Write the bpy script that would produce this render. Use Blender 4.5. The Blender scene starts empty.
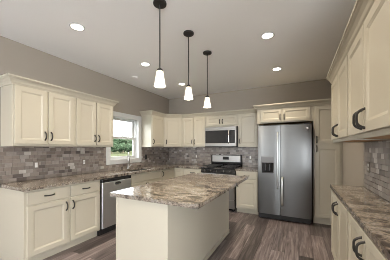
import bpy, bmesh, math, random
from mathutils import Vector, Matrix
random.seed(7)
S = bpy.context.scene
COL = S.collection
PI = math.pi

# ------------------------------------------------------------------ camera
TH = 0.4677
cam_d = bpy.data.cameras.new('camera')
cam_d.sensor_width = 36.0
cam_d.lens = 205.3 / 390 * 36.0
cam_d.shift_y = (148.0 - 130.0) / 390.0
cam_d.clip_start = 0.02
cam_d.clip_end = 300
cam = bpy.data.objects.new('camera', cam_d)
COL.objects.link(cam)
cam.location = (0, 0, 1.35)
cam.rotation_euler = (PI / 2, 0, TH)
S.camera = cam

# ------------------------------------------------------------------ world, exposure, daylight
S.view_settings.view_transform = 'Standard'
S.view_settings.look = 'None'
S.view_settings.gamma = 1
S.view_settings.use_curve_mapping = False
S.view_settings.exposure = 0.78
S.cycles.use_denoising = True
S.cycles.filter_width = 0.9
S.cycles.max_bounces = 10
S.cycles.diffuse_bounces = 6
S.cycles.sample_clamp_indirect = 6.0
S.cycles.caustics_reflective = False
S.cycles.caustics_refractive = False

W = bpy.data.worlds.new('sky')
S.world = W
W.use_nodes = True
wn = W.node_tree.nodes
bgn = wn['Background']
bgn.inputs['Color'].default_value = (0.93, 0.96, 1.0, 1)
bgn.inputs['Strength'].default_value = 9.0


def area(name, loc, rot, sx, sy, power, color, shape='RECTANGLE', spread=PI):
    l = bpy.data.lights.new(name, 'AREA')
    l.shape = shape
    l.size = sx
    if shape in ('RECTANGLE', 'ELLIPSE'):
        l.size_y = sy
    l.energy = power
    l.color = color
    l.spread = spread
    o = bpy.data.objects.new(name, l)
    COL.objects.link(o)
    o.location = loc
    o.rotation_euler = rot
    return o


CAN_POWER = 5.8
PENDANT_POWER = 2.0
FILL_REAR_LEFT = 18.0
FILL_REAR_RIGHT = 100.0
FILL_SIDE = 5.0
WARM = (1.0, 0.865, 0.67)
# added daylight fill: lamps in made-up openings behind and beside the camera
area('rear_left_fill', (-2.62, -3.38, 1.2), (PI / 2, 0, 0), 0.9, 2.1, FILL_REAR_LEFT, (0.80, 0.90, 1.0))
area('rear_right_fill', (1.6, -3.38, 1.2), (PI / 2, 0, 0), 1.5, 1.9, FILL_REAR_RIGHT, (0.84, 0.92, 1.0))
area('side_fill', (3.98, -1.5, 1.35), (0, PI / 2 + 0.1, 0), 1.6, 1.9, FILL_SIDE, (0.90, 0.95, 1.0))

# ------------------------------------------------------------------ materials


def nt(name):
    m = bpy.data.materials.new(name)
    m.use_nodes = True
    b = m.node_tree.nodes['Principled BSDF']
    return m, m.node_tree.nodes, m.node_tree.links, b


def mat(name, col, rough=0.5, metal=0.0, spec=None, var=0.04, vscale=6.0, bump=0.0, bscale=80.0, coat=0.0):
    """plain surface with a faint noise variation"""
    m, n, l, b = nt(name)
    tc = n.new('ShaderNodeTexCoord')
    nz = n.new('ShaderNodeTexNoise')
    nz.inputs['Scale'].default_value = vscale
    nz.inputs['Detail'].default_value = 3
    l.new(tc.outputs['Object'], nz.inputs['Vector'])
    mx = n.new('ShaderNodeMix')
    mx.data_type = 'RGBA'
    mx.inputs[6].default_value = tuple(c * (1 - var) for c in col) + (1,)
    mx.inputs[7].default_value = tuple(min(1, c * (1 + var)) for c in col) + (1,)
    l.new(nz.outputs['Fac'], mx.inputs[0])
    l.new(mx.outputs[2], b.inputs['Base Color'])
    b.inputs['Roughness'].default_value = rough
    b.inputs['Metallic'].default_value = metal
    if spec is not None:
        b.inputs['Specular IOR Level'].default_value = spec
    if coat:
        b.inputs['Coat Weight'].default_value = coat
    if bump:
        n2 = n.new('ShaderNodeTexNoise')
        n2.inputs['Scale'].default_value = bscale
        n2.inputs['Detail'].default_value = 4
        l.new(tc.outputs['Object'], n2.inputs['Vector'])
        bp = n.new('ShaderNodeBump')
        bp.inputs['Strength'].default_value = bump
        bp.inputs['Distance'].default_value = 0.004
        l.new(n2.outputs['Fac'], bp.inputs['Height'])
        l.new(bp.outputs['Normal'], b.inputs['Normal'])
    return m


def emis(name, col, strength):
    m, n, l, b = nt(name)
    b.inputs['Base Color'].default_value = col + (1,)
    b.inputs['Emission Color'].default_value = col + (1,)
    b.inputs['Emission Strength'].default_value = strength
    b.inputs['Roughness'].default_value = 0.4
    return m


M = {}
M['cream'] = mat('cream_paint', (0.44, 0.402, 0.322), 0.36, var=0.015, vscale=2)
M['ceiling'] = mat('ceiling_paint', (0.84, 0.825, 0.80), 0.95, var=0.015, vscale=2, bump=0.15, bscale=40)
M['wall'] = mat('greige_wall_paint', (0.328, 0.286, 0.238), 0.9, var=0.02, vscale=1.5, bump=0.08, bscale=120)
M['white'] = mat('white_trim_paint', (0.54, 0.54, 0.53), 0.4, var=0.01)
M['bronze'] = mat('dark_bronze', (0.022, 0.019, 0.017), 0.55, metal=0.2, var=0.1, vscale=30)
M['pewter'] = mat('dark_pewter', (0.055, 0.052, 0.050), 0.38, metal=0.6, var=0.1, vscale=30)
M['black'] = mat('black_enamel', (0.010, 0.010, 0.011), 0.12, var=0.05)
M['black_matte'] = mat('black_plastic', (0.016, 0.016, 0.017), 0.5, var=0.05)
M['black_glass'] = mat('black_glass', (0.02, 0.021, 0.023), 0.06, var=0.02)
M['chrome'] = mat('chrome', (0.75, 0.74, 0.72), 0.14, metal=1.0, var=0.01)
M['underside'] = mat('unfinished_maple', (0.42, 0.24, 0.11), 0.6, var=0.15, vscale=9)
M['plate'] = mat('taupe_cover_plate', (0.22, 0.19, 0.16), 0.45, metal=0.3, var=0.03)
M['device'] = mat('white_plastic', (0.80, 0.79, 0.76), 0.35, var=0.01)
M['grey_plastic'] = mat('grey_plastic', (0.16, 0.16, 0.165), 0.4, var=0.03)
M['lens'] = emis('lit_downlight_lens', (1.0, 0.93, 0.80), 9.0)
M['grass'] = mat('lawn_grass', (0.050, 0.053, 0.029), 0.9, spec=0.0, var=0.35, vscale=0.4, bump=0.3, bscale=8)
M['bark'] = mat('tree_bark', (0.12, 0.08, 0.05), 0.9, var=0.3, vscale=4)


def brushed(name, col, rough, stretch=(1, 1, 0.02), scale=180):
    m, n, l, b = nt(name)
    tc = n.new('ShaderNodeTexCoord')
    mp = n.new('ShaderNodeMapping')
    mp.inputs['Scale'].default_value = stretch
    nz = n.new('ShaderNodeTexNoise')
    nz.inputs['Scale'].default_value = scale
    nz.inputs['Detail'].default_value = 2
    l.new(tc.outputs['Object'], mp.inputs['Vector'])
    l.new(mp.outputs[0], nz.inputs['Vector'])
    mr = n.new('ShaderNodeMapRange')
    mr.inputs[3].default_value = rough - 0.05
    mr.inputs[4].default_value = rough + 0.07
    l.new(nz.outputs['Fac'], mr.inputs[0])
    l.new(mr.outputs[0], b.inputs['Roughness'])
    mx = n.new('ShaderNodeMix')
    mx.data_type = 'RGBA'
    mx.inputs[6].default_value = tuple(c * 0.94 for c in col) + (1,)
    mx.inputs[7].default_value = tuple(c * 1.05 for c in col) + (1,)
    l.new(nz.outputs['Fac'], mx.inputs[0])
    l.new(mx.outputs[2], b.inputs['Base Color'])
    b.inputs['Metallic'].default_value = 1.0
    b.inputs['Anisotropic'].default_value = 0.0
    return m


M['steel'] = brushed('brushed_stainless', (0.18, 0.18, 0.175), 0.33, (0.02, 1, 1))
M['steel_h'] = brushed('brushed_stainless_horizontal', (0.33, 0.32, 0.305), 0.36, (0.02, 1, 1))
M['steel_d'] = brushed('brushed_stainless_dishwasher', (0.62, 0.63, 0.65), 0.42, (1, 0.02, 1))
M['handle'] = mat('polished_steel_handle', (0.62, 0.62, 0.61), 0.32, metal=1.0, var=0.01)
M['nickel'] = mat('brushed_nickel', (0.27, 0.255, 0.235), 0.28, metal=1.0, var=0.02)


def granite():
    m, n, l, b = nt('marbled_granite')
    tc = n.new('ShaderNodeTexCoord')
    geo = n.new('ShaderNodeNewGeometry')
    mp = n.new('ShaderNodeMapping')
    mp.inputs['Rotation'].default_value = (0, 0, 0.7)
    mp.inputs['Scale'].default_value = (1.0, 1.7, 1.0)
    l.new(geo.outputs['Position'], mp.inputs['Vector'])
    n1 = n.new('ShaderNodeTexNoise')
    n1.inputs['Scale'].default_value = 3.4
    n1.inputs['Detail'].default_value = 9
    n1.inputs['Roughness'].default_value = 0.70
    n1.inputs['Distortion'].default_value = 1.6
    l.new(mp.outputs[0], n1.inputs['Vector'])
    r1 = n.new('ShaderNodeValToRGB')
    e = r1.color_ramp.elements
    e[0].position, e[0].color = 0.33, (0.036, 0.032, 0.029, 1)
    e[1].position, e[1].color = 0.70, (0.52, 0.49, 0.44, 1)
    for p, c in ((0.40, (0.090, 0.073, 0.062, 1)), (0.45, (0.18, 0.15, 0.122, 1)), (0.50, (0.32, 0.27, 0.215, 1)), (0.54, (0.225, 0.205, 0.185, 1)),
                 (0.58, (0.40, 0.35, 0.29, 1)), (0.63, (0.31, 0.295, 0.275, 1))):
        x = e.new(p)
        x.color = c
    l.new(n1.outputs['Fac'], r1.inputs[0])
    n2 = n.new('ShaderNodeTexNoise')
    n2.inputs['Scale'].default_value = 55
    n2.inputs['Detail'].default_value = 5
    n2.inputs['Roughness'].default_value = 0.7
    l.new(geo.outputs['Position'], n2.inputs['Vector'])
    r2 = n.new('ShaderNodeValToRGB')
    e = r2.color_ramp.elements
    e[0].position, e[0].color = 0.36, (0.35, 0.33, 0.32, 1)
    e[1].position, e[1].color = 0.60, (1, 1, 1, 1)
    x = e.new(0.70)
    x.color = (1.25, 1.25, 1.25, 1)
    l.new(n2.outputs['Fac'], r2.inputs[0])
    mx = n.new('ShaderNodeMix')
    mx.data_type = 'RGBA'
    mx.blend_type = 'MULTIPLY'
    mx.inputs[0].default_value = 0.85
    l.new(r1.outputs[0], mx.inputs[6])
    l.new(r2.outputs[0], mx.inputs[7])
    l.new(mx.outputs[2], b.inputs['Base Color'])
    b.inputs['Roughness'].default_value = 0.13
    b.inputs['Specular IOR Level'].default_value = 0.42
    return m


M['granite'] = granite()


def wood_floor():
    m, n, l, b = nt('dark_plank_floor')
    geo = n.new('ShaderNodeNewGeometry')
    mp = n.new('ShaderNodeMapping')
    mp.inputs['Rotation'].default_value = (0, 0, PI / 2)
    l.new(geo.outputs['Position'], mp.inputs['Vector'])
    br = n.new('ShaderNodeTexBrick')
    br.inputs['Scale'].default_value = 1.0
    br.inputs['Brick Width'].default_value = 1.22
    br.inputs['Row Height'].default_value = 0.165
    br.inputs['Mortar Size'].default_value = 0.0018
    br.inputs['Mortar Smooth'].default_value = 0.2
    br.inputs['Bias'].default_value = 0.0
    br.offset = 0.37
    br.inputs['Color1'].default_value = (0, 0, 0, 1)
    br.inputs['Color2'].default_value = (1, 1, 1, 1)
    br.inputs['Mortar'].default_value = (0.5, 0.5, 0.5, 1)
    l.new(mp.outputs[0], br.inputs['Vector'])
    mp2 = n.new('ShaderNodeMapping')
    mp2.inputs['Scale'].default_value = (1.0, 14.0, 1.0)
    l.new(mp.outputs[0], mp2.inputs['Vector'])
    add = n.new('ShaderNodeVectorMath')
    add.operation = 'ADD'
    sc = n.new('ShaderNodeVectorMath')
    sc.operation = 'SCALE'
    sc.inputs['Scale'].default_value = 7.0
    l.new(br.outputs['Color'], sc.inputs[0])
    l.new(mp2.outputs[0], add.inputs[0])
    l.new(sc.outputs[0], add.inputs[1])
    nz = n.new('ShaderNodeTexNoise')
    nz.inputs['Scale'].default_value = 2.2
    nz.inputs['Detail'].default_value = 7
    nz.inputs['Roughness'].default_value = 0.62
    nz.inputs['Distortion'].default_value = 0.5
    l.new(add.outputs[0], nz.inputs['Vector'])
    r1 = n.new('ShaderNodeValToRGB')
    e = r1.color_ramp.elements
    e[0].position, e[0].color = 0.30, (0.040, 0.031, 0.030, 1)
    e[1].position, e[1].color = 0.72, (0.25, 0.215, 0.208, 1)
    x = e.new(0.5)
    x.color = (0.125, 0.100, 0.096, 1)
    l.new(nz.outputs['Fac'], r1.inputs[0])
    r2 = n.new('ShaderNodeValToRGB')
    e = r2.color_ramp.elements
    e[0].position, e[0].color = 0.0, (0.34, 0.33, 0.325, 1)
    e[1].position, e[1].color = 1.0, (1.5, 1.5, 1.52, 1)
    l.new(br.outputs['Color'], r2.inputs[0])
    mx = n.new('ShaderNodeMix')
    mx.data_type = 'RGBA'
    mx.blend_type = 'MULTIPLY'
    mx.inputs[0].default_value = 1.0
    l.new(r1.outputs[0], mx.inputs[6])
    l.new(r2.outputs[0], mx.inputs[7])
    seam = n.new('ShaderNodeMix')
    seam.data_type = 'RGBA'
    l.new(br.outputs['Fac'], seam.inputs[0])
    l.new(mx.outputs[2], seam.inputs[6])
    seam.inputs[7].default_value = (0.018, 0.013, 0.011, 1)
    l.new(seam.outputs[2], b.inputs['Base Color'])
    b.inputs['Roughness'].default_value = 0.36
    bp = n.new('ShaderNodeBump')
    bp.inputs['Strength'].default_value = 0.25
    bp.inputs['Distance'].default_value = 0.002
    l.new(nz.outputs['Fac'], bp.inputs['Height'])
    l.new(bp.outputs['Normal'], b.inputs['Normal'])
    return m


M['floor'] = wood_floor()


def tile_mat():
    """stone tiles: each tile's own tone comes from the face attribute 'tone'"""
    m, n, l, b = nt('stone_mosaic_tile')
    at = n.new('ShaderNodeAttribute')
    at.attribute_name = 'tone'
    geo = n.new('ShaderNodeNewGeometry')
    nz = n.new('ShaderNodeTexNoise')
    nz.inputs['Scale'].default_value = 22
    nz.inputs['Detail'].default_value = 4
    l.new(geo.outputs['Position'], nz.inputs['Vector'])
    mr = n.new('ShaderNodeMapRange')
    mr.inputs[3].default_value = 0.75
    mr.inputs[4].default_value = 1.25
    l.new(nz.outputs['Fac'], mr.inputs[0])
    mx = n.new('ShaderNodeMix')
    mx.data_type = 'RGBA'
    mx.blend_type = 'MULTIPLY'
    mx.inputs[0].default_value = 1
    l.new(at.outputs['Color'], mx.inputs[6])
    l.new(mr.outputs[0], mx.inputs[7])
    l.new(mx.outputs[2], b.inputs['Base Color'])
    b.inputs['Roughness'].default_value = 0.32
    return m


M['tile'] = tile_mat()


def leaf_mat():
    m, n, l, b = nt('tree_leaves')
    geo = n.new('ShaderNodeNewGeometry')
    nz = n.new('ShaderNodeTexNoise')
    nz.inputs['Scale'].default_value = 1.1
    nz.inputs['Detail'].default_value = 6
    l.new(geo.outputs['Position'], nz.inputs['Vector'])
    r = n.new('ShaderNodeValToRGB')
    e = r.color_ramp.elements
    e[0].position, e[0].color = 0.35, (0.012, 0.021, 0.011, 1)
    e[1].position, e[1].color = 0.68, (0.052, 0.072, 0.042, 1)
    l.new(nz.outputs['Fac'], r.inputs[0])
    l.new(r.outputs[0], b.inputs['Base Color'])
    b.inputs['Roughness'].default_value = 0.8
    b.inputs['Specular IOR Level'].default_value = 0.0
    return m


M['leaf'] = leaf_mat()


def glass_mat():
    m, n, l, b = nt('window_pane')
    n.remove(b)
    out = [x for x in n if x.type == 'OUTPUT_MATERIAL'][0]
    t = n.new('ShaderNodeBsdfTransparent')
    t.inputs['Color'].default_value = (0.96, 0.98, 0.97, 1)
    g = n.new('ShaderNodeBsdfGlossy')
    g.inputs['Roughness'].default_value = 0.02
    mx = n.new('ShaderNodeMixShader')
    mx.inputs[0].default_value = 0.04
    l.new(t.outputs[0], mx.inputs[1])
    l.new(g.outputs[0], mx.inputs[2])
    l.new(mx.outputs[0], out.inputs[0])
    return m


M['glass'] = glass_mat()


def shade_mat():
    """frosted lit glass shade: brighter round the bulb, cream near the socket"""
    m, n, l, b = nt('lit_frosted_glass')
    tc = n.new('ShaderNodeTexCoord')
    sp = n.new('ShaderNodeSeparateXYZ')
    l.new(tc.outputs['Generated'], sp.inputs[0])
    r = n.new('ShaderNodeValToRGB')
    e = r.color_ramp.elements
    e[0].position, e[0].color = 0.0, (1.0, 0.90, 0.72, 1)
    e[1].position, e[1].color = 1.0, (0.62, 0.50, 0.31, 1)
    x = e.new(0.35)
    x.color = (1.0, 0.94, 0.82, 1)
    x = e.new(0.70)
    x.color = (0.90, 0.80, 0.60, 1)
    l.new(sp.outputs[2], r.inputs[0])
    l.new(r.outputs[0], b.inputs['Emission Color'])
    b.inputs['Emission Strength'].default_value = 0.72
    b.inputs['Base Color'].default_value = (0.75, 0.72, 0.66, 1)
    b.inputs['Roughness'].default_value = 0.3
    return m


M['shade'] = shade_mat()
M['bulb'] = emis('lit_bulb', (1.0, 0.88, 0.66), 6.0)
M['display'] = emis('clock_display', (0.02, 0.05, 0.09), 0.6)

# ------------------------------------------------------------------ mesh helpers


class MB:
    def __init__(self):
        self.bm = bmesh.new()

    def box(self, x0, x1, y0, y1, z0, z1, bev=0.0, seg=1):
        t = bmesh.new()
        bmesh.ops.create_cube(t, size=1)
        bmesh.ops.scale(t, vec=(x1 - x0, y1 - y0, z1 - z0), verts=t.verts)
        bmesh.ops.translate(t, vec=((x0 + x1) / 2, (y0 + y1) / 2, (z0 + z1) / 2), verts=t.verts)
        if bev:
            bmesh.ops.bevel(t, geom=list(t.edges), offset=bev, segments=seg, affect='EDGES', profile=0.5)
        self.take(t)
        return self

    def take(self, t):
        me = bpy.data.meshes.new('tmp')
        t.to_mesh(me)
        t.free()
        self.bm.from_mesh(me)
        bpy.data.meshes.remove(me)

    def poly(self, pts, z0, z1, bev=0.0):
        t = bmesh.new()
        vs = [t.verts.new((p[0], p[1], z0)) for p in pts]
        f = t.faces.new(vs)
        r = bmesh.ops.extrude_face_region(t, geom=[f])
        nv = [g for g in r['geom'] if isinstance(g, bmesh.types.BMVert)]
        bmesh.ops.translate(t, vec=(0, 0, z1 - z0), verts=nv)
        bmesh.ops.recalc_face_normals(t, faces=t.faces)
        if bev:
            bmesh.ops.bevel(t, geom=list(t.edges), offset=bev, segments=1, affect='EDGES')
        self.take(t)
        return self

    def tube(self, path, r, n=10, flat=None):
        """r number or list; flat = (axis vector, factor) squashes the section along that axis"""
        path = [Vector(p) for p in path]
        k = len(path)
        rs = r if isinstance(r, (list, tuple)) else [r] * k
        t = bmesh.new()
        rings = []
        nrm = None
        for i, p in enumerate(path):
            d = (path[min(i + 1, k - 1)] - path[max(i - 1, 0)]).normalized()
            if nrm is None:
                a = Vector((0, 0, 1)) if abs(d.z) < 0.9 else Vector((1, 0, 0))
                nrm = (a - d * a.dot(d)).normalized()
            else:
                nrm = (nrm - d * nrm.dot(d)).normalized()
            bi = d.cross(nrm)
            ring = []
            for j in range(n):
                a = 2 * PI * j / n
                o = (nrm * math.cos(a) + bi * math.sin(a)) * rs[i]
                if flat:
                    ax = Vector(flat[0])
                    o = o + ax * (o.dot(ax) * (flat[1] - 1))
                ring.append(t.verts.new(p + o))
            rings.append(ring)
        for i in range(k - 1):
            for j in range(n):
                t.faces.new((rings[i][j], rings[i][(j + 1) % n], rings[i + 1][(j + 1) % n], rings[i + 1][j]))
        t.faces.new(list(reversed(rings[0])))
        t.faces.new(rings[-1])
        bmesh.ops.recalc_face_normals(t, faces=t.faces)
        self.take(t)
        return self

    def lathe(self, prof, c=(0, 0, 0), n=28, axis='Z', closed=False):
        """prof: (radius, height) along the axis"""
        t = bmesh.new()
        rings = []
        for r, h in prof:
            ring = []
            for j in range(n):
                a = 2 * PI * j / n
                u, v = r * math.cos(a), r * math.sin(a)
                if axis == 'Z':
                    q = (c[0] + u, c[1] + v, c[2] + h)
                elif axis == 'Y':
                    q = (c[0] + u, c[1] + h, c[2] + v)
                else:
                    q = (c[0] + h, c[1] + u, c[2] + v)
                ring.append(t.verts.new(q))
            rings.append(ring)
        for i in range(len(rings) - 1):
            for j in range(n):
                t.faces.new((rings[i][j], rings[i][(j + 1) % n], rings[i + 1][(j + 1) % n], rings[i + 1][j]))
        if closed:
            for j in range(n):
                t.faces.new((rings[-1][j], rings[-1][(j + 1) % n], rings[0][(j + 1) % n], rings[0][j]))
        else:
            t.faces.new(list(reversed(rings[0])))
            t.faces.new(rings[-1])
        bmesh.ops.recalc_face_normals(t, faces=t.faces)
        self.take(t)
        return self

    def build(self, name, m, parent=None, smooth=True, angle=35):
        me = bpy.data.meshes.new(name)
        self.bm.to_mesh(me)
        self.bm.free()
        if smooth:
            for p in me.polygons:
                p.use_smooth = True
            me.set_sharp_from_angle(angle=math.radians(angle))
        me.materials.append(m)
        o = bpy.data.objects.new(name, me)
        COL.objects.link(o)
        if parent is not None:
            o.parent = parent
        return o


def tag(o, label, cat, group=None):
    o['label'] = label
    o['category'] = cat
    if group:
        o['group'] = group
    return o


def struct(o):
    o['kind'] = 'structure'
    return o


def thing(name, label, cat, loc=(0, 0, 0), rotz=0.0, group=None):
    o = bpy.data.objects.new(name, None)
    o.empty_display_size = 0.1
    COL.objects.link(o)
    o.location = loc
    o.rotation_euler = (0, 0, rotz)
    return tag(o, label, cat, group)


def copy_thing(o, loc, label):
    c = o.copy()
    COL.objects.link(c)
    c.location = loc
    c['label'] = label
    for ch in list(o.children):
        d = ch.copy()
        COL.objects.link(d)
        d.parent = c
        for g in list(ch.children):
            e = g.copy()
            COL.objects.link(e)
            e.parent = d
    return c


def slab(xs, ys, occ, z0, z1, bev=0.004):
    """flat slab over the occupied cells of a grid"""
    t = bmesh.new()
    V = {}

    def v(i, j, z):
        if (i, j, z) not in V:
            V[(i, j, z)] = t.verts.new((xs[i], ys[j], z))
        return V[(i, j, z)]
    on = lambda i, j: 0 <= i < len(xs) - 1 and 0 <= j < len(ys) - 1 and occ(i, j)
    for i in range(len(xs) - 1):
        for j in range(len(ys) - 1):
            if not on(i, j):
                continue
            t.faces.new((v(i, j, z1), v(i + 1, j, z1), v(i + 1, j + 1, z1), v(i, j + 1, z1)))
            t.faces.new((v(i, j, z0), v(i, j + 1, z0), v(i + 1, j + 1, z0), v(i + 1, j, z0)))
            for (di, dj, a, b_) in ((-1, 0, (i, j + 1), (i, j)), (1, 0, (i + 1, j), (i + 1, j + 1)),
                                    (0, -1, (i, j), (i + 1, j)), (0, 1, (i + 1, j + 1), (i, j + 1))):
                if not on(i + di, j + dj):
                    t.faces.new((v(*a, z0), v(*b_, z0), v(*b_, z1), v(*a, z1)))
    bmesh.ops.recalc_face_normals(t, faces=t.faces)
    bmesh.ops.dissolve_limit(t, angle_limit=0.01, verts=t.verts, edges=t.edges)
    if bev:
        sharp = [e for e in t.edges if len(e.link_faces) == 2 and e.calc_face_angle() > 0.5]
        bmesh.ops.bevel(t, geom=sharp, offset=bev, segments=2, affect='EDGES')
    mb = MB()
    mb.take(t)
    return mb


# ------------------------------------------------------------------ room
XL, XR, YB, YN, ZC = -3.28, 0.665, 4.85, -3.3, 2.735
XE = 3.8
struct(MB().box(XL - 0.15, XE + 0.15, YN - 0.15, YB + 0.15, -0.1, 0).build('floor', M['floor']))
struct(MB().box(XL - 0.15, XE + 0.15, YN - 0.15, YB + 0.15, ZC, ZC + 0.1).build('ceiling', M['ceiling']))
struct(MB().box(XL - 0.15, XR + 0.15, YB, YB + 0.15, 0, ZC).build('wall_back', M['wall']))
struct(MB().box(XR, XR + 0.15, 0.9, YB, 0, ZC).build('wall_right', M['wall']))
# unseen open plan past the side wall; opening added to bring in side light
w = MB()
w.box(XE, XE + 0.15, YN, -2.5, 0, ZC).box(XE, XE + 0.15, -0.5, 1.05, 0, ZC)
w.box(XE, XE + 0.15, -2.5, -0.5, 0, 0.5).box(XE, XE + 0.15, -2.5, -0.5, 2.2, ZC)
struct(w.build('wall_far_side', M['wall']))
struct(MB().box(XR + 0.15, XE + 0.15, 1.05, 1.2, 0, ZC).build('wall_living', M['wall']))
# left wall with the window opening
WY0, WY1, WZ0, WZ1 = 2.815, 3.615, 1.115, 1.99
w = MB()
w.box(XL - 0.15, XL, YN, WY0, 0, ZC).box(XL - 0.15, XL, WY1, YB, 0, ZC)
w.box(XL - 0.15, XL, WY0, WY1, 0, WZ0).box(XL - 0.15, XL, WY0, WY1, WZ1, ZC)
struct(w.build('wall_left', M['wall']))
# unseen wall behind the camera, two openings added to let daylight in
w = MB()
y0, y1 = YN - 0.15, YN
w.box(XL - 0.15, -3.1, y0, y1, 0, ZC).box(-2.15, 0.8, y0, y1, 0, ZC).box(2.4, XE + 0.15, y0, y1, 0, ZC)
w.box(-3.1, -2.15, y0, y1, 2.3, ZC).box(0.8, 2.4, y0, y1, 2.2, ZC).box(0.8, 2.4, y0, y1, 0, 0.2)
struct(w.build('wall_rear', M['wall']))

# window over the sink
win = bpy.data.objects.new('window_1', None)
COL.objects.link(win)
win.location = (XL, 0, 0)
struct(win)
cw = 0.088
c = MB()
c.box(0, 0.018, WY0 - cw, WY0 + 0.004, WZ0 - cw, WZ1 + cw, 0.003)
c.box(0, 0.018, WY1 - 0.004, WY1 + cw, WZ0 - cw, WZ1 + cw, 0.003)
c.box(0, 0.018, WY0, WY1, WZ1 - 0.004, WZ1 + cw, 0.003)
c.box(0, 0.018, WY0, WY1, WZ0 - cw, WZ0 + 0.004, 0.003)
struct(c.build('casing', M['white'], win))
c = MB()
c.box(-0.149, 0.002, WY0, WY0 + 0.012, WZ0, WZ1).box(-0.149, 0.002, WY1 - 0.012, WY1, WZ0, WZ1)
c.box(-0.145, -0.055, WY0 + 0.01, WY0 + 0.035, WZ0, WZ1).box(-0.145, -0.055, WY1 - 0.035, WY1 - 0.01, WZ0, WZ1)
c.box(-0.149, 0.002, WY0, WY1, WZ1 - 0.012, WZ1).box(-0.149, 0.002, WY0, WY1, WZ0, WZ0 + 0.012)
struct(c.build('jamb', M['white'], win))


def sash(name, x0, z0, z1):
    a, b_ = WY0 + 0.035, WY1 - 0.035
    t = 0.05
    q = MB()
    q.box(x0, x0 + 0.03, a, a + t, z0, z1, 0.003).box(x0, x0 + 0.03, b_ - t, b_, z0, z1, 0.003)
    q.box(x0, x0 + 0.03, a + t, b_ - t, z0, z0 + t, 0.003).box(x0, x0 + 0.03, a + t, b_ - t, z1 - t, z1, 0.003)
    o = struct(q.build(name, M['white'], win))
    p = MB().box(x0 + 0.012, x0 + 0.016, a + t - 0.005, b_ - t + 0.005, z0 + t - 0.005, z1 - t + 0.005)
    struct(p.build('pane', M['glass'], o))


sash('upper_sash', -0.135, 1.545, WZ1 - 0.012)
sash('lower_sash', -0.100, WZ0 + 0.012, 1.59)

# outside, seen through the window
struct(MB().box(-140, XL - 0.2, -40, 140, -0.45, -0.25).build('ground', M['grass']))


def tree(x, y, h, wdt, label):
    t = thing('tree', label, 'tree', (x, y, -0.25), random.uniform(0, 6), 'trees at the far edge of the lawn')
    MB().tube([(0, 0, 0), (0.05, 0, h * 0.3), (0, 0.04, h * 0.6)], [0.16, 0.12, 0.06], 8).build('trunk', M['bark'], t)
    bm = bmesh.new()
    for k in range(26):
        a = random.uniform(0, 2 * PI)
        zz = random.uniform(0.18, 0.9)
        rr = wdt * 0.5 * math.sqrt(random.random()) * (1.05 - 0.75 * zz)
        g = bmesh.new()
        bmesh.ops.create_icosphere(g, subdivisions=3, radius=1)
        s = wdt * random.uniform(0.16, 0.26)
        for v in g.verts:
            v.co *= 1 + random.uniform(-0.16, 0.16)
            v.co = Vector((v.co.x * s, v.co.y * s, v.co.z * s * 0.9)) + Vector((rr * math.cos(a), rr * math.sin(a), h * zz))
        me = bpy.data.meshes.new('tmp')
        g.to_mesh(me)
        g.free()
        bm.from_mesh(me)
        bpy.data.meshes.remove(me)
    mb = MB()
    mb.bm.free()
    mb.bm = bm
    mb.build('crown', M['leaf'], t, smooth=False)


_th = TH


def along(px, depth):
    u = (px - 195) / 205.3
    return (math.cos(_th) * u - math.sin(_th)) * depth, (math.sin(_th) * u + math.cos(_th)) * depth


for px, dep, h, wd, lb in ((112, 56, 3.8, 4.4, 'short leafy tree at the window edge beside the cabinet'),
                           (117, 73, 5.4, 4.4, 'low round tree seen between cabinet and middle of window'),
                           (123, 62, 5.2, 4.2, 'tallest green tree in the middle of the window'),
                           (130, 69, 5.0, 4.4, 'bushy green tree seen above the sink faucet')):
    x, y = along(px, dep)
    tree(x, y, h, wd, lb)

# ------------------------------------------------------------------ stone tile backsplash
TONES = [(0.20, 0.165, 0.14), (0.26, 0.22, 0.19), (0.165, 0.135, 0.115), (0.31, 0.275, 0.245), (0.23, 0.19, 0.165), (0.28, 0.245, 0.215),
         (0.105, 0.085, 0.075), (0.42, 0.385, 0.35), (0.21, 0.18, 0.16), (0.245, 0.205, 0.175)]
WEIGHT = [6, 6, 4, 4.5, 6, 5, 2.0, 3.0, 5, 6]


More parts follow.
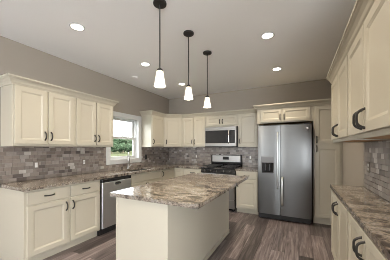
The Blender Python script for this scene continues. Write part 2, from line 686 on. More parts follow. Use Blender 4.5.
def backsplash(name, length, z0, z1, loc, rotz, tw=0.08, thh=0.0485, holes=(), gain=1.0, tint=(1, 1, 1)):
    """local frame: x along the wall, front at y=-0.009, wall at y=0"""
    bm = bmesh.new()
    lay = bm.faces.layers.float_color.new('tone')
    g = 0.0016

    def quadbox(x0, x1, za, zb, yf, yb, colr):
        v = [bm.verts.new(p) for p in ((x0, yb, za), (x1, yb, za), (x1, yb, zb), (x0, yb, zb),
                                       (x0 + .0012, yf, za + .0012), (x1 - .0012, yf, za + .0012),
                                       (x1 - .0012, yf, zb - .0012), (x0 + .0012, yf, zb - .0012))]
        for q in ((4, 5, 6, 7), (0, 1, 5, 4), (1, 2, 6, 5), (2, 3, 7, 6), (3, 0, 4, 7)):
            f = bm.faces.new([v[i] for i in q])
            f[lay] = colr + (1.0,)

    def clip(x0, x1, za, zb):
        """subtract window hole(s): pieces left over"""
        out = [(x0, x1, za, zb)]
        for (a, b_, c_, d) in holes:
            nxt = []
            for (p, q, r, s) in out:
                if q <= a or p >= b_ or s <= c_ or r >= d:
                    nxt.append((p, q, r, s))
                    continue
                if p < a:
                    nxt.append((p, a, r, s))
                if q > b_:
                    nxt.append((b_, q, r, s))
                p2, q2 = max(p, a), min(q, b_)
                if r < c_:
                    nxt.append((p2, q2, r, c_))
                if s > d:
                    nxt.append((p2, q2, d, s))
            out = nxt
        return [o for o in out if o[1] - o[0] > 0.006 and o[3] - o[2] > 0.006]
    for p in clip(0, length, z0, z1):
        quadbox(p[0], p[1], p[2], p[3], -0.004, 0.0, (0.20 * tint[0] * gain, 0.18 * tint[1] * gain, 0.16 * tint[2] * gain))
    row = 0
    z = z0
    while z < z1 - 0.004:
        zb = min(z + thh, z1)
        x = -random.uniform(0, tw) if row % 2 else -tw * 0.5 * random.random()
        while x < length:
            wdt = tw * random.choice((0.72, 1.0, 1.0, 1.0, 1.38))
            a, b_ = max(x, 0), min(x + wdt, length)
            if b_ - a > 0.008:
                c_ = random.choices(TONES, WEIGHT)[0]
                k = random.uniform(0.9, 1.1) * gain
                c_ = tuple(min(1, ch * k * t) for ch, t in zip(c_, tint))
                for p in clip(a, b_, z, zb):
                    quadbox(p[0] + g / 2, p[1] - g / 2, p[2] + g / 2, p[3] - g / 2, -0.009 - random.uniform(0, 0.0012), -0.003, c_)
            x += wdt
        z += thh
        row += 1
    bmesh.ops.recalc_face_normals(bm, faces=bm.faces)
    mb = MB()
    mb.bm.free()
    mb.bm = bm
    o = mb.build(name, M['tile'], None, smooth=False)
    o.location = loc
    o.rotation_euler = (0, 0, rotz)
    return struct(o)


CT = 0.914
backsplash('trim_1', YB - 1.155, CT, 1.371, (XL, 1.155, 0), PI / 2,
           holes=((WY0 - cw - 1.155, WY1 + cw - 1.155, WZ0 - cw, 2.2),))
backsplash('trim_2', 2.56, CT, 1.371, (XL, YB, 0), 0)
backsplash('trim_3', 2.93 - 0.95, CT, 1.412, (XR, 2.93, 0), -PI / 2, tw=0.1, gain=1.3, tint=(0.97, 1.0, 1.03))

# ------------------------------------------------------------------ cabinetry


def door_mesh(x0, x1, z0, z1, t=0.02, fw=0.057, y=0.0):
    """shaker door, back at y, front at y - t"""
    bm = bmesh.new()
    yf = y - t
    ch = 0.0025

    def ring(a, yy):
        return [bm.verts.new(p) for p in ((x0 + a, yy, z0 + a), (x1 - a, yy, z0 + a), (x1 - a, yy, z1 - a), (x0 + a, yy, z1 - a))]
    rings = [ring(0, y), ring(0, yf + ch), ring(ch, yf), ring(fw, yf), ring(fw + 0.003, yf + 0.002), ring(fw + 0.014, yf + 0.007), ring(fw + 0.017, yf + 0.009)]
    for a, b_ in zip(rings[:-1], rings[1:]):
        for i in range(4):
            bm.faces.new((a[i], a[(i + 1) % 4], b_[(i + 1) % 4], b_[i]))
    bm.faces.new(rings[-1])
    bm.faces.new(list(reversed(rings[0])))
    bmesh.ops.recalc_face_normals(bm, faces=bm.faces)
    mb = MB()
    mb.bm.free()
    mb.bm = bm
    return mb


def pull(parent, cx, cz, vertical=True, length=0.105, yf=-0.02, m='bronze', rise=0.03):
    """arched pull with flared feet"""
    pts, rs = [], []
    n = 16
    for i in range(n + 1):
        s = i / n
        a = -length / 2 + length * s
        out = rise * (1 - abs(2 * s - 1) ** 2.6) if m == 'bronze' else 0.037 * (1 - abs(2 * s - 1) ** 4)
        p = (cx, yf - 0.003 - out, cz + a) if vertical else (cx + a, yf - 0.003 - out, cz)
        pts.append(p)
        rs.append((0.0090 if m == 'bronze' else 0.0078) - 0.0012 * math.sin(PI * s) ** 2)
    mb = MB().tube(pts, rs, 10)
    for s in (-1, 1):
        q = (cx, cz + s * length / 2) if vertical else (cx + s * length / 2, cz)
        mb.lathe([(0.0085, 0.0), (0.0085, -0.003), (0.0065, -0.007)], (q[0], yf, q[1]), 14, 'Y')
    return mb.build('handle', M[m], parent)


def door(parent, x0, x1, z0, z1, hx=None, hz=None, m='bronze', hl=0.105, **k):
    d = door_mesh(x0, x1, z0, z1, **k).build('door', M['cream'], parent, smooth=False)
    if hx is not None:
        pull(d, hx, hz, True, hl, m=m)
    return d


def drawer(parent, x0, x1, z0, z1, hx=None, hz=None, name='drawer_front', hl=0.105):
    d = MB().box(x0, x1, -0.02, 0, z0, z1, 0.0035).build(name, M['cream'], parent, smooth=False)
    if hx is not None:
        pull(d, hx, hz, False, hl)
    return d


def upper_body(t, Wd, D, H):
    b = MB()
    b.box(0, Wd, 0.018, D, 0.014, H)
    b.box(0, Wd, 0, 0.018, 0, H, 0.001)
    b.box(0, 0.016, 0.018, D, 0, 0.014).box(Wd - 0.016, Wd, 0.018, D, 0, 0.014)
    b.build('cabinet_box', M['cream'], t, smooth=False)
    MB().box(0.016, Wd - 0.016, 0.018, D, 0.006, 0.0139).build('bottom_panel', M['underside'], t, smooth=False)


def base_body(t, Wd, D, H, toe=0.1):
    MB().box(0, Wd, 0, D, toe, H, 0.001).build('cabinet_box', M['cream'], t, smooth=False)
    MB().box(0.0, Wd, 0.065, D, 0, toe).build('toe_kick', M['cream'], t, smooth=False)


UB, UT = 1.371, 2.115      # wall cabinets bottom and top
UH = UT - UB
FXL = -2.99                # face of wall cabinets, left wall
FYB = 4.54                 # face of wall cabinets, back wall
G_U, G_B = 'cream wall cabinets', 'cream base cabinets'
DT, DB = 0.725, 0.028      # door top, bottom inside an upper

# left wall uppers
t = thing('wall_cabinet', 'cream two-door wall cabinet at the free end, away from the window', 'cabinet', (FXL, 1.183, UB), PI / 2, G_U)
upper_body(t, 0.747, FXL - XL, UH)
door(t, 0.015, 0.364, DB, DT, 0.335, 0.135)
door(t, 0.380, 0.726, DB, DT, 0.409, 0.135)
t = thing('wall_cabinet', 'cream two-door wall cabinet right against the window casing', 'cabinet', (FXL, 1.931, UB), PI / 2, G_U)
upper_body(t, 0.715, FXL - XL, UH)
door(t, 0.021, 0.350, DB, DT, 0.322, 0.135)
door(t, 0.364, 0.697, DB, DT, 0.393, 0.135)

# uppers past the window
t = thing('wall_cabinet', 'cream single-door wall cabinet with white-lit side next to the window', 'cabinet', (FXL, 3.717, UB), PI / 2, G_U)
upper_body(t, 0.496, FXL - XL, UH)
door(t, 0.018, 0.465, DB, DT, 0.047, 0.13)
# diagonal corner
t = thing('corner_cabinet', 'cream diagonal wall cabinet filling the room corner', 'cabinet', (FXL, 4.214, UB), PI / 4, G_U)
cw_ = math.hypot(0.326, 0.326)
inv = Matrix.Rotation(-PI / 4, 2)


def diag(p):
    q = inv @ Vector((p[0] - FXL, p[1] - 4.214))
    return (q.x, q.y)


MB().poly([diag(p) for p in ((FXL, 4.214), (FXL + 0.326, FYB), (FXL + 0.326, YB - .004), (XL + .004, YB - .004), (XL + .004, 4.214))], 0, UH).build('cabinet_box', M['cream'], t, smooth=False)
door(t, 0.022, cw_ - 0.022, DB, DT, 0.052, 0.13)
# back wall, two doors
bx0, bx1 = FXL + 0.327, -1.995
t = thing('wall_cabinet', 'cream two-door wall cabinet between corner cabinet and microwave', 'cabinet', (bx0, FYB, UB), 0, G_U)
wd = bx1 - bx0
upper_body(t, wd, YB - FYB, UH)
door(t, 0.016, wd / 2 - 0.006, DB, DT, wd / 2 - 0.034, 0.13)
door(t, wd / 2 + 0.006, wd - 0.016, DB, DT, wd / 2 + 0.034, 0.13)
# above microwave
mx0, mx1 = -1.993, -1.212
t = thing('wall_cabinet', 'short cream two-door wall cabinet above the microwave', 'cabinet', (mx0, FYB, 1.842), 0, G_U)
wd = mx1 - mx0
upper_body(t, wd, YB - FYB, UT - 1.842)
door(t, 0.016, wd / 2 - 0.006, 0.030, 0.254, wd / 2 - 0.034, 0.125, fw=0.05, hl=0.095)
door(t, wd / 2 + 0.006, wd - 0.016, 0.030, 0.254, wd / 2 + 0.034, 0.125, fw=0.05, hl=0.095)
# right of the microwave
t = thing('wall_cabinet', 'cream single-door wall cabinet between microwave and refrigerator', 'cabinet', (-1.210, FYB, UB), 0, G_U)
upper_body(t, 0.462, YB - FYB, UH)
door(t, 0.018, 0.425, DB, DT, 0.046, 0.13)
# over the refrigerator
FYD = 4.23
t = thing('refrigerator_cabinet', 'cream two-door cabinet above the stainless refrigerator', 'cabinet', (-0.746, FYD, 1.835), 0, G_U)
wd = 0.98
upper_body(t, wd, YB - FYD, UT - 1.835)
door(t, 0.075, 0.458, 0.022, 0.262, 0.430, 0.105, fw=0.05, hl=0.1)
door(t, 0.472, 0.925, 0.022, 0.262, 0.500, 0.105, fw=0.05, hl=0.1)
# pantry
t = thing('pantry_cabinet', 'tall cream pantry cabinet beside the refrigerator', 'cabinet', (0.236, FYD, 0), 0)
wd = XR - 0.003 - 0.236
b = MB().box(0, wd, 0, YB - FYD, 0.1, UT, 0.001)
b.build('cabinet_box', M['cream'], t, smooth=False)
MB().box(0, wd, 0.05, YB - FYD, 0, 0.1).build('toe_kick', M['cream'], t, smooth=False)
door(t, 0.025, 0.395, 1.425, UT - 0.03, 0.05, 1.50, hl=0.11)
door(t, 0.025, 0.395, 0.125, 1.385, 0.05, 1.335, hl=0.11)

# right wall uppers (facing the left wall)
RFX = 0.365
for yy, lb in ((2.925, 'cream two-door wall cabinet nearest the pantry on the tiled side wall'),
               (2.008, 'big cream two-door wall cabinet with exposed end panel closest to viewer')):
    t = thing('wall_cabinet', lb, 'cabinet', (RFX, yy, 1.412), -PI / 2, G_U)
    upper_body(t, 0.916, XR - RFX, UT - 1.412)
    door(t, 0.020, 0.453, 0.032, 0.685, 0.423, 0.112, m='pewter', hl=0.112)
    door(t, 0.463, 0.896, 0.032, 0.685, 0.493, 0.112, m='pewter', hl=0.112)
# right wall bases
for yy, lb in ((2.925, 'shallow cream base cabinet under granite counter, end nearest the pantry'),
               (2.008, 'shallow cream base cabinet under granite counter, cut by the photo edge')):
    t = thing('base_cabinet', lb, 'cabinet', (RFX, yy, 0), -PI / 2, G_B)
    base_body(t, 0.916, XR - RFX - 0.004, 0.875)
    door(t, 0.020, 0.453, 0.125, 0.852, 0.423, 0.745, m='pewter', hl=0.112)
    door(t, 0.463, 0.896, 0.125, 0.852, 0.493, 0.745, m='pewter', hl=0.112)

# left wall bases
BXL = -2.70
BH = 0.875
t = thing('base_cabinet', 'cream base cabinet with two drawers above two doors, end of run by wall outlet', 'cabinet', (BXL, 1.165, 0), PI / 2, G_B)
base_body(t, 0.972, BXL - XL - 0.004, BH)
drawer(t, 0.028, 0.480, 0.715, 0.850, 0.254, 0.785)
drawer(t, 0.512, 0.955, 0.715, 0.850, 0.733, 0.785)
door(t, 0.028, 0.480, 0.125, 0.695, 0.452, 0.60)
door(t, 0.512, 0.955, 0.125, 0.695, 0.540, 0.60)
# sink base
t = thing('sink_cabinet', 'cream sink base cabinet under the window', 'cabinet', (BXL, 2.752, 0), PI / 2, G_B)
MB().box(0, 0.908, 0, 0.03, 0.1, BH, 0.001).box(0, 0.908, 0.03, BXL - XL - 0.004, 0.1, 0.58).build('cabinet_box', M['cream'], t, smooth=False)
MB().box(0, 0.908, 0.065, BXL - XL - 0.004, 0, 0.1).build('toe_kick', M['cream'], t, smooth=False)
drawer(t, 0.02, 0.888, 0.715, 0.850, name='false_front')
door(t, 0.02, 0.450, 0.125, 0.695, 0.420, 0.60)
door(t, 0.458, 0.888, 0.125, 0.695, 0.488, 0.60)
# corner base (two hinged leaves meeting at the inside corner)
BYB = 4.22
t = thing('corner_base_cabinet', 'cream inside-corner base cabinet with folding doors', 'cabinet', (BXL, 3.662, 0), PI / 2, G_B)
L = lambda x, y: (y - 3.662, -(x - BXL))
MB().poly([L(*p) for p in ((BXL, 3.662), (BXL, BYB), (-2.43, BYB), (-2.43, YB - .004), (XL + .004, YB - .004), (XL + .004, 3.662))], 0.1, BH).build('cabinet_box', M['cream'], t, smooth=False)
MB().poly([L(*p) for p in ((BXL - .065, 3.662), (BXL - .065, BYB + .065), (-2.43, BYB + .065), (-2.43, YB - .004), (XL + .004, YB - .004), (XL + .004, 3.662))], 0, 0.1).build('toe_kick', M['cream'], t, smooth=False)
door(t, 0.02, BYB - 3.662 - 0.022, 0.125, 0.852, 0.055, 0.78)
d = door_mesh(0.024, 0.255, 0.125, 0.852).build('door', M['cream'], t, smooth=False)
d.location = L(BXL, BYB) + (0,)
d.rotation_euler = (0, 0, -PI / 2)
# back wall bases
t = thing('base_cabinet', 'narrow cream base cabinet between the corner and the range', 'cabinet', (-2.428, BYB, 0), 0, G_B)
wd = -1.955 + 2.428
base_body(t, wd, YB - BYB, BH)
drawer(t, 0.02, wd - 0.02, 0.715, 0.850, wd / 2, 0.785)
door(t, 0.02, wd - 0.02, 0.125, 0.695, wd - 0.05, 0.60)
t = thing('base_cabinet', 'cream base cabinet between range and refrigerator', 'cabinet', (-1.172, BYB, 0), 0, G_B)
wd = 1.172 - 0.722
base_body(t, wd, YB - BYB, BH)
drawer(t, 0.02, wd - 0.02, 0.715, 0.850, wd / 2, 0.785)
door(t, 0.02, wd - 0.02, 0.125, 0.695, 0.05, 0.60)

# crown mouldings
CROWN = [(0.001, 2.100), (0.010, 2.100), (0.014, 2.112), (0.022, 2.122), (0.030, 2.140), (0.046, 2.160), (0.058, 2.168), (0.062, 2.174),
         (0.070, 2.178), (0.070, 2.195), (0.001, 2.195)]


def crown(path, label):
    """path in plan, room side on the right-hand of travel"""
    pts = [Vector(p) for p in path]
    bm = bmesh.new()
    rings = []
    for i, p in enumerate(pts):
        n_ = []
        if i > 0:
            d = (p - pts[i - 1]).normalized()
            n_.append(Vector((d.y, -d.x)))
        if i < len(pts) - 1:
            d = (pts[i + 1] - p).normalized()
            n_.append(Vector((d.y, -d.x)))
        if len(n_) == 1:
            off = n_[0]
        else:
            s = (n_[0] + n_[1]).normalized()
            off = s / max(0.2, s.dot(n_[0]))
        rings.append([bm.verts.new((p.x + off.x * o, p.y + off.y * o, z)) for o, z in CROWN])
    k = len(CROWN)
    for a, b_ in zip(rings[:-1], rings[1:]):
        for i in range(k):
            bm.faces.new((a[i], a[(i + 1) % k], b_[(i + 1) % k], b_[i]))
    bm.faces.new(rings[0])
    bm.faces.new(list(reversed(rings[-1])))
    bmesh.ops.recalc_face_normals(bm, faces=bm.faces)
    mb = MB()
    mb.bm.free()
    mb.bm = bm
    return tag(mb.build('crown_molding', M['cream'], None, smooth=False), label, 'molding', 'cream crown mouldings')


crown([(XL, 1.183), (FXL, 1.183), (FXL, 2.646), (XL, 2.646)], 'cream crown moulding on the cabinets between wall end and window')
crown([(XL, 3.717), (FXL, 3.717), (FXL, 4.214), (FXL + 0.326, FYB), (-0.748, FYB)], 'cream crown moulding wrapping the corner cabinets up to the refrigerator')
crown([(-0.746, FYB - 0.072), (-0.746, FYD), (XR - 0.002, FYD)], 'cream crown moulding over refrigerator cabinet and pantry')
crown([(RFX, 2.925), (RFX, 1.092), (XR - 0.001, 1.092)], 'long steep cream crown moulding over the near side-wall cabinets')

# ------------------------------------------------------------------ countertops
CB = 0.876
xs = [XL + 0.001, -3.13, -2.76, -2.655, -1.953]
ys = [1.138, 2.86, 3.56, 4.185, YB - 0.001]
occ = lambda i, j: (j == 3) or (i < 3 and not (i == 1 and j == 1))
o = slab(xs, ys, occ, CB, CT).build('countertop', M['granite'])
tag(o, 'L-shaped grey-brown granite countertop running under the window into the corner', 'countertop', 'granite countertops')
o = slab([-1.178, -0.722], [4.185, YB - 0.001], lambda i, j: True, CB, CT).build('countertop', M['granite'])
tag(o, 'short granite countertop between range and refrigerator', 'countertop', 'granite countertops')
o = slab([0.336, XR - 0.001], [1.07, 2.94], lambda i, j: True, CB, CT).build('countertop', M['granite'])
tag(o, 'narrow dark granite countertop under the cabinets on the near side wall', 'countertop', 'granite countertops')

# ------------------------------------------------------------------ island
IX0, IX1, IY0, IY1 = -1.615, -0.995, 1.455, 3.17
t = thing('kitchen_island', 'cream kitchen island with plain end panel under the tan granite top', 'island', ((IX0 + IX1) / 2, (IY0 + IY1) / 2, 0))
ox, oy = -(IX0 + IX1) / 2, -(IY0 + IY1) / 2


def ib(name, m, *boxes, bev=0.002):
    q = MB()
    for (a, b_, c_, d_, e, f) in boxes:
        q.box(a + ox, b_ + ox, c_ + oy, d_ + oy, e, f, bev)
    return q.build(name, m, t, smooth=False)


ib('cabinet_box', M['cream'], (IX0 + 0.02, IX1 - 0.03, IY0 + 0.02, IY1 - 0.02, 0.1, CB))
ib('toe_kick', M['cream'], (IX0 + 0.085, IX1 - 0.03, IY0 + 0.02, IY1 - 0.02, 0.0, 0.1))
ib('end_panel', M['cream'], (IX0 + 0.03, IX1 - 0.0, IY0, IY0 + 0.02, 0.0, CB))
ib('end_panel', M['cream'], (IX0 + 0.03, IX1 - 0.0, IY1 - 0.02, IY1, 0.0, CB))
ib('corner_post', M['cream'], (IX0, IX0 + 0.026, IY0 + 0.004, IY0 + 0.03, 0.1, CB))
ib('back_panel', M['cream'], (IX1 - 0.03, IX1 - 0.002, IY0 + 0.02, IY1 - 0.02, 0.0, CB))
ib('base_trim', M['cream'], (IX1 - 0.002, IX1 + 0.010, IY0, IY1, 0.0, 0.055))
for k in range(3):
    wy = (IY1 - IY0 - 0.06) / 3
    d = door_mesh(0.008, wy - 0.008, 0.125, 0.695).build('door', M['cream'], t, smooth=False)
    d.location = (IX0 + 0.02 + ox, IY1 - 0.03 - k * wy + oy, 0)
    d.rotation_euler = (0, 0, -PI / 2)
    pull(d, 0.04 if k else wy - 0.04, 0.61)
    d = MB().box(0.008, wy - 0.008, -0.02, 0, 0.715, 0.855, 0.0035).build('drawer_front', M['cream'], t, smooth=False)
    d.location = (IX0 + 0.02 + ox, IY1 - 0.03 - k * wy + oy, 0)
    d.rotation_euler = (0, 0, -PI / 2)
    pull(d, wy / 2, 0.785, False)
o = slab([-1.655, -0.690], [1.418, 3.20], lambda i, j: True, CB, CT, 0.005).build('countertop', M['granite'])
tag(o, 'tan marbled granite top on the kitchen island', 'countertop', 'granite countertops')

# ------------------------------------------------------------------ refrigerator (local: front -y)
t = thing('refrigerator', 'stainless side-by-side refrigerator with water dispenser', 'refrigerator', (-0.25, 4.07, 0))
hw = 0.452
MB().box(-hw + 0.004, hw - 0.004, 0.072, 0.74, 0.02, 1.745, 0.004).build('cabinet_shell', M['grey_plastic'], t, smooth=False)
sx = -0.052


def fdoor(x0, x1):
    bm = bmesh.new()
    n = 8
    prof = []
    for i in range(n + 1):
        s = i / n
        prof.append((x0 + (x1 - x0) * s, -0.010 * (1 - (2 * s - 1) ** 4)))
    prof = [(x0, 0.065)] + prof + [(x1, 0.065)]
    q = MB().poly(prof, 0.115, 1.765)
    return q


d1 = fdoor(-hw, sx - 0.004).build('freezer_door', M['steel'], t)
d2 = fdoor(sx + 0.004, hw).build('refrigerator_door', M['steel'], t)


def fhandle(par, x):
    q = MB()
    pts = [(x, -0.008, 0.60), (x, -0.045, 0.63), (x, -0.055, 0.72), (x, -0.057, 1.1), (x, -0.055, 1.5), (x, -0.045, 1.60), (x, -0.008, 1.63)]
    q.tube(pts, 0.0125, 12)
    q.build('handle', M['handle'], par)


fhandle(d1, sx - 0.040)
fhandle(d2, sx + 0.040)
# dispenser
q = MB()
dx0, dx1, dz0, dz1 = -0.388, -0.155, 0.865, 1.19
q.box(dx0, dx1, -0.017, -0.004, dz0, dz0 + 0.015, 0.002).box(dx0, dx1, -0.017, -0.004, dz1 - 0.012, dz1, 0.002)
q.box(dx0, dx0 + 0.012, -0.017, -0.004, dz0, dz1, 0.002).box(dx1 - 0.012, dx1, -0.017, -0.004, dz0, dz1, 0.002)
q.build('dispenser_frame', M['grey_plastic'], d1, smooth=False)
MB().box(dx0 + 0.012, dx1 - 0.012, -0.015, -0.004, 1.075, dz1 - 0.012, 0.001).build('dispenser_control', M['grey_plastic'], d1, smooth=False)
MB().box(dx0 + 0.012, dx1 - 0.012, -0.0125, -0.004, dz0 + 0.015, 1.075, 0.001).build('dispenser_recess', M['black'], d1, smooth=False)
q = MB().box(-0.32, -0.30, -0.022, -0.012, 0.93, 1.05, 0.003).box(-0.245, -0.225, -0.022, -0.012, 0.93, 1.05, 0.003)
q.box(dx0 + 0.02, dx1 - 0.02, -0.024, -0.012, dz0 + 0.015, dz0 + 0.03, 0.002)
q.build('dispenser_paddle', M['black_matte'], d1, smooth=False)
MB().lathe([(0.0, 0.0), (0.020, 0.0), (0.018, -0.004), (0.0, -0.005)], (0, 0, 0), 20, 'Y').build('badge', M['chrome'], d2).location = (0.385, -0.0035, 1.695)
d2.children[-1].scale = (1.6, 1, 0.5)
MB().box(-hw + 0.01, hw - 0.01, 0.035, 0.10, 0.02, 0.108, 0.006).build('toe_grille', M['black_matte'], t, smooth=False)
q = MB().box(-hw + 0.02, -hw + 0.12, 0.0, 0.10, 1.766, 1.790, 0.005).box(hw - 0.12, hw - 0.02, 0.0, 0.10, 1.766, 1.790, 0.005)
q.box(-hw + 0.004, hw - 0.004, 0.10, 0.72, 1.745, 1.79, 0.004)
q.build('hinge_cover', M['black_matte'], t, smooth=False)
for sx_ in (-1, 1):
    MB().lathe([(0.02, 0.0), (0.02, 0.02)], (sx_ * (hw - 0.06), 0.12, 0), 14).build('foot', M['black_matte'], t)

# ------------------------------------------------------------------ range
RX0, RX1 = -1.948, -1.183
RW = RX1 - RX0
t = thing('gas_range', 'stainless and black gas range below the microwave', 'range', ((RX0 + RX1) / 2, 4.15, 0))
h = RW / 2
MB().box(-h, h, 0.055, 0.66, 0.03, 0.895, 0.003).build('range_body', M['black'], t, smooth=False)
MB().box(-h, h, 0.02, 0.66, 0.896, 0.918, 0.006).build('cooktop', M['black'], t, smooth=False)
q = MB().poly([(0.0, 0.0), (0.07, 0.0), (0.07, 0.085), (0.028, 0.085)], -h, h)
cp = q.build('control_panel', M['black'], t, smooth=False)
cp.data.transform(Matrix(((0, 0, 1, 0), (1, 0, 0, 0.0), (0, 1, 0, 0.81), (0, 0, 0, 1))))
for k in range(5):
    kx = -h + 0.09 + k * (RW - 0.18) / 4
    kb = MB().lathe([(0.023, 0.004), (0.023, -0.006), (0.018, -0.012), (0.016, -0.032), (0.013, -0.035), (0.0, -0.035)], (0, 0, 0), 18, 'Y').build('knob', M['black_matte'], t)
    kb.location = (kx, 0.012, 0.852)
    kb.rotation_euler = (-0.32, 0, 0)
    MB().box(-0.003, 0.003, -0.0365, -0.034, -0.012, 0.012).build('knob_pointer', M['chrome'], kb, smooth=False)
od = MB().box(-h + 0.003, h - 0.003, 0.006, 0.054, 0.265, 0.80, 0.006).build('oven_door', M['steel_h'], t, smooth=False)
MB().box(-h + 0.12, h - 0.12, 0.002, 0.010, 0.40, 0.66, 0.002).build('oven_window', M['black_glass'], od, smooth=False)
q = MB().tube([(-h + 0.05, -0.04, 0.745), (h - 0.05, -0.04, 0.745)], 0.012, 12)
for s in (-1, 1):
    q.tube([(s * (h - 0.08), 0.01, 0.745), (s * (h - 0.08), -0.04, 0.745)], 0.009, 10)
q.build('handle', M['steel_h'], od)
MB().box(-h + 0.003, h - 0.003, 0.010, 0.054, 0.075, 0.255, 0.006).build('storage_drawer', M['steel_h'], t, smooth=False)
for sx_ in (-1, 1):
    for yy in (0.12, 0.58):
        MB().lathe([(0.018, 0.0), (0.018, 0.035)], (sx_ * (h - 0.06), yy, 0), 12).build('foot', M['black_matte'], t)
# burners and grates
for bx in (-0.22, 0.22):
    for by in (0.19, 0.44):
        MB().lathe([(0.055, 0.0), (0.055, 0.008), (0.035, 0.012), (0.035, 0.02), (0.0, 0.022)], (bx, by, 0.917), 20).build('burner', M['black_matte'], t)
for bx in (-0.22, 0.22):
    q = MB()
    gx0, gx1, gy0, gy1 = bx - 0.15, bx + 0.15, 0.07, 0.56
    for (a, b_, c_, d_) in ((gx0, gx1, gy0, gy0 + .012), (gx0, gx1, gy1 - .012, gy1), (gx0, gx0 + .012, gy0, gy1), (gx1 - .012, gx1, gy0, gy1),
                            (gx0, gx1, .309, .321), (bx - .006, bx + .006, gy0, gy1), (gx0, gx1, .184, .196), (gx0, gx1, .434, .446)):
        q.box(a, b_, c_, d_, 0.938, 0.955, 0.002)
    for a in (gx0, gx1 - .012):
        for b_ in (gy0, gy1 - .012, .309):
            q.box(a, a + .012, b_, b_ + .012, 0.918, 0.94)
    q.build('burner_grate', M['black_matte'], t, smooth=False)
# backguard
bg = MB().box(-h, h, 0.60, 0.66, 0.915, 1.185, 0.008).build('backguard', M['black'], t, smooth=False)
MB().box(-h + 0.035, h - 0.03, 0.592, 0.604, 1.015, 1.172, 0.003).build('backguard_panel', M['steel_h'], bg, smooth=False)
MB().box(-0.075, 0.075, 0.588, 0.596, 1.07, 1.14, 0.002).build('clock_display', M['black_glass'], bg, smooth=False)

# ------------------------------------------------------------------ microwave
t = thing('microwave', 'stainless over-the-range microwave with dark window', 'microwave', ((mx0 + mx1) / 2, 4.475, 1.366))
h = (mx1 - mx0) / 2 - 0.003
mh = 0.470
MB().box(-h, h, 0.0, 0.36, 0.0, mh, 0.003).build('microwave_case', M['black_matte'], t, smooth=False)
q = MB()
x1d = h - 0.012
q.box(-h + 0.002, x1d, -0.022, -0.001, mh - 0.085, mh - 0.002, 0.004)
q.box(-h + 0.002, x1d, -0.022, -0.001, 0.022, 0.095, 0.004)
q.box(x1d - 0.035, x1d, -0.022, -0.001, 0.095, mh - 0.085, 0.003)
q.box(-h + 0.002, -h + 0.016, -0.022, -0.001, 0.095, mh - 0.085, 0.003)
d = q.build('microwave_door', M['steel_h'], t, smooth=False)
MB().box(-h + 0.016, h - 0.215, -0.018, -0.001, 0.095, mh - 0.085, 0.001).build('window', M['black_glass'], d, smooth=False)
MB().tube([(h - 0.185, -0.020, 0.085), (h - 0.180, -0.052, 0.115), (h - 0.178, -0.060, 0.235), (h - 0.180, -0.052, 0.355), (h - 0.185, -0.020, 0.385)], 0.011, 12).build('handle', M['chrome'], d)
MB().box(h - 0.160, x1d - 0.035, -0.018, -0.001, 0.095, mh - 0.085, 0.001).build('control_pad', M['black_glass'], t, smooth=False)
MB().box(-h, h, -0.015, 0.0, 0.0, 0.020, 0.002).build('vent_strip', M['black_matte'], t, smooth=False)

# ------------------------------------------------------------------ dishwasher (rotated like the left run)
t = thing('dishwasher', 'stainless dishwasher with black control strip beside the island', 'dishwasher', (-2.668, 2.144, 0), PI / 2)
dw = 0.602
MB().box(0.004, dw - 0.004, 0.03, 0.58, 0.1, 0.868, 0.002).build('tub', M['black_matte'], t, smooth=False)
dd = MB().box(0.0, dw, -0.012, 0.03, 0.115, 0.815, 0.003).build('dishwasher_door', M['steel_d'], t, smooth=False)
MB().box(0.0, dw, -0.010, 0.03, 0.817, 0.868, 0.004).build('control_strip', M['black'], t, smooth=False)
q = MB().lathe([(0.0, 0.0), (0.07, 0.0), (0.066, -0.003), (0.0, -0.003)], (0, 0, 0), 24, 'Y')
pk = q.build('handle_pocket', M['black_matte'], dd)
pk.location = (dw / 2, -0.0115, 0.775)
pk.scale = (1, 1, 0.36)
pts = [(0.07 * math.cos(a), -0.005, -0.026 * math.sin(a)) for a in [PI * k / 12 for k in range(13)]]
q = MB().tube(pts, 0.005, 8)
rim = q.build('pocket_rim', M['chrome'], dd)
rim.location = (dw / 2, -0.0115, 0.777)
MB().box(0.0, dw, 0.065, 0.12, 0.0, 0.112).build('toe_panel', M['black_matte'], t, smooth=False)

# ------------------------------------------------------------------ sink and faucet
t = thing('sink', 'stainless undermount sink set in the counter below the window', 'sink', (-2.945, 3.21, 0.66))
q = MB()
a, b_ = 0.187, 0.352
q.box(-a, a, -b_, b_, 0.0, 0.006)
q.box(-a, -a + .006, -b_, b_, 0.006, 0.215).box(a - .006, a, -b_, b_, 0.006, 0.215)
q.box(-a + .006, a - .006, -b_, -b_ + .006, 0.006, 0.215).box(-a + .006, a - .006, b_ - .006, b_, 0.006, 0.215)
q.build('basin', M['steel'], t, smooth=False)
MB().lathe([(0.0, 0.0), (0.045, 0.0), (0.042, 0.004), (0.0, 0.004)], (0, 0, 0.006), 20).build('drain', M['chrome'], t)
t = thing('faucet', 'chrome gooseneck kitchen faucet in front of the window', 'faucet', (-3.19, 3.21, CT), -0.72)
MB().lathe([(0.030, 0.0), (0.030, 0.006), (0.022, 0.012), (0.020, 0.075), (0.016, 0.085), (0.0, 0.085)], (0, 0, 0), 20).build('faucet_base', M['nickel'], t)
pts = [(0, 0, 0.08), (0, 0, 0.25)]
for k in range(1, 13):
    a = PI * k / 12
    pts.append((0.085 - 0.085 * math.cos(a), 0, 0.25 + 0.09 * math.sin(a)))
pts.append((0.170, 0, 0.23))
sp = MB().tube(pts, 0.0125, 14).build('spout', M['nickel'], t)
MB().lathe([(0.013, 0.0), (0.017, -0.02), (0.019, -0.10), (0.015, -0.108)], (0.170, 0, 0.23), 18).build('spray_head', M['nickel'], sp)
MB().tube([(0.0, 0.018, 0.055), (0.0, 0.045, 0.06), (0.01, 0.075, 0.10)], [0.008, 0.008, 0.006], 10).build('lever', M['nickel'], t)

# ------------------------------------------------------------------ outlets


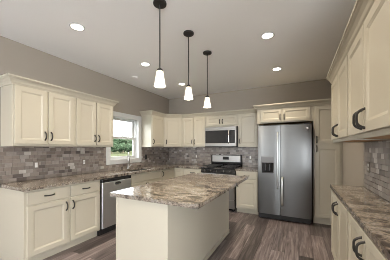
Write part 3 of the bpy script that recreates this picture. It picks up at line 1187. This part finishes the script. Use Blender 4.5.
def outlet(loc, rotz, label, kind):
    t = thing('wall_outlet', label, 'outlet', loc, rotz, 'electrical outlets on the tiled backsplash')
    MB().box(-0.036, 0.036, -0.006, 0, -0.058, 0.058, 0.003).build('cover_plate', M['plate' if kind != 'black' else 'black_matte'], t, smooth=False)
    if kind == 'rocker':
        MB().box(-0.017, 0.017, -0.011, -0.005, -0.034, 0.034, 0.002).build('rocker', M['device'], t, smooth=False)
    else:
        for s in (-1, 1):
            r = MB().box(-0.017, 0.017, -0.009, -0.005, s * 0.021 - 0.014, s * 0.021 + 0.014, 0.002).build('receptacle', M['device' if kind == 'pale' else 'black'], t, smooth=False)
            MB().box(-0.008, -0.005, -0.0098, -0.0085, s * 0.021 - 0.006, s * 0.021 + 0.006).box(0.005, 0.008, -0.0098, -0.0085, s * 0.021 - 0.006, s * 0.021 + 0.006).build('slot', M['black_matte'], r, smooth=False)


TF = 0.0103
outlet((XL + TF, 1.555, 1.113), PI / 2, 'white rocker switch on brown plate above the two-drawer base cabinet', 'rocker')
outlet((XL + TF, 2.272, 1.111), PI / 2, 'pale outlet on tiles above the dishwasher', 'pale')
outlet((XL + TF, 3.86, 1.134), PI / 2, 'dark outlet on tiles between window and room corner', 'black')
outlet((-2.40, YB - TF, 1.135), 0, 'white rocker switch on tiles between room corner and range', 'rocker')
outlet((-1.00, YB - TF, 1.135), 0, 'white rocker switch on tiles between range and refrigerator', 'rocker')
outlet((XR - TF, 2.735, 1.15), -PI / 2, 'pale outlet on the near side wall tiles above the dark counter', 'pale')

# ------------------------------------------------------------------ ceiling lights
CANS = [(-2.262, 1.489, 'recessed downlight nearest the near wall cabinets, biggest in view'),
        (-2.262, 2.660, 'recessed ceiling downlight just behind the nearest pendant'),
        (-2.262, 3.842, 'recessed ceiling downlight closest to the corner cabinets'),
        (-0.343, 2.660, 'recessed downlight in mid ceiling above the side counter aisle'),
        (-0.343, 3.860, 'recessed downlight in the ceiling before the refrigerator'),
        (-2.262, 0.318, 'recessed downlight over the open floor before the left run of cabinets begins'),
        (-0.343, 0.318, 'recessed downlight over the aisle beside the side counter, before the photo begins'),
        (-0.343, 1.489, 'recessed downlight over the aisle between island end and side counter, above the photo edge')]
proto = None
for x, y, lb in CANS:
    if proto is None:
        proto = thing('recessed_light', lb, 'light', (x, y, ZC), 0, 'recessed ceiling downlights')
        MB().lathe([(0.060, 0.0), (0.080, 0.0), (0.080, -0.004), (0.073, -0.007), (0.062, -0.004)], (0, 0, 0), 32, closed=True).build('trim_ring', M['white'], proto)
        MB().lathe([(0.0, -0.0005), (0.061, -0.0005), (0.061, -0.003), (0.0, -0.004)], (0, 0, 0), 32).build('lens', M['lens'], proto)
    else:
        copy_thing(proto, (x, y, ZC), lb)
    area('downlight_lamp', (x, y, ZC - 0.012), (0, 0, 0), 0.14, 0.14, CAN_POWER, WARM, 'DISK', math.radians(125))

pend = None
for y, lb in ((1.597, 'black pendant lamp with frosted shade, largest, over near end of island'),
              (2.170, 'black pendant lamp with frosted shade, middle of the island'),
              (2.735, 'black pendant lamp with frosted shade, smallest, over far end of island')):
    if pend is None:
        pend = thing('pendant_light', lb, 'pendant', (-1.182, y, ZC), 0, 'pendant lamps over the island')
        MB().lathe([(0.0, 0.0), (0.062, 0.0), (0.064, -0.006), (0.062, -0.018), (0.045, -0.024), (0.012, -0.026), (0.010, -0.045), (0.0, -0.045)], (0, 0, 0), 32).build('canopy', M['bronze'], pend)
        MB().tube([(0, 0, -0.03), (0, 0, -0.64)], 0.0058, 12).build('rod', M['bronze'], pend)
        MB().lathe([(0.006, -0.618), (0.010, -0.625), (0.024, -0.634), (0.030, -0.643), (0.030, -0.662), (0.0, -0.662)], (0, 0, 0), 24).build('socket_cap', M['bronze'], pend)
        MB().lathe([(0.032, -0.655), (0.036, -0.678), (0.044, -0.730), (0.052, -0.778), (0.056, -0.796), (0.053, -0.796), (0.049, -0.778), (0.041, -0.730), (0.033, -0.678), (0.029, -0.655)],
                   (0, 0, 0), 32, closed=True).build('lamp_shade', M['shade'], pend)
        MB().lathe([(0.0, -0.662), (0.014, -0.665), (0.016, -0.688), (0.024, -0.72), (0.024, -0.74), (0.015, -0.758), (0.0, -0.764)], (0, 0, 0), 20).build('bulb', M['bulb'], pend)
    else:
        copy_thing(pend, (-1.182, y, ZC), lb)
    pl = bpy.data.lights.new('pendant_lamp', 'POINT')
    pl.energy = PENDANT_POWER
    pl.color = WARM
    pl.shadow_soft_size = 0.04
    po = bpy.data.objects.new('pendant_lamp', pl)
    COL.objects.link(po)
    po.location = (-1.182, y, ZC - 0.83)

t = MB().lathe([(0.0, 0.0), (0.062, 0.0), (0.062, -0.012), (0.052, -0.022), (0.0, -0.024)], (-2.86, 3.05, ZC), 28).build('ceiling_sensor', M['ceiling'])
tag(t, 'small white round fitting on the ceiling above the window', 'sensor')
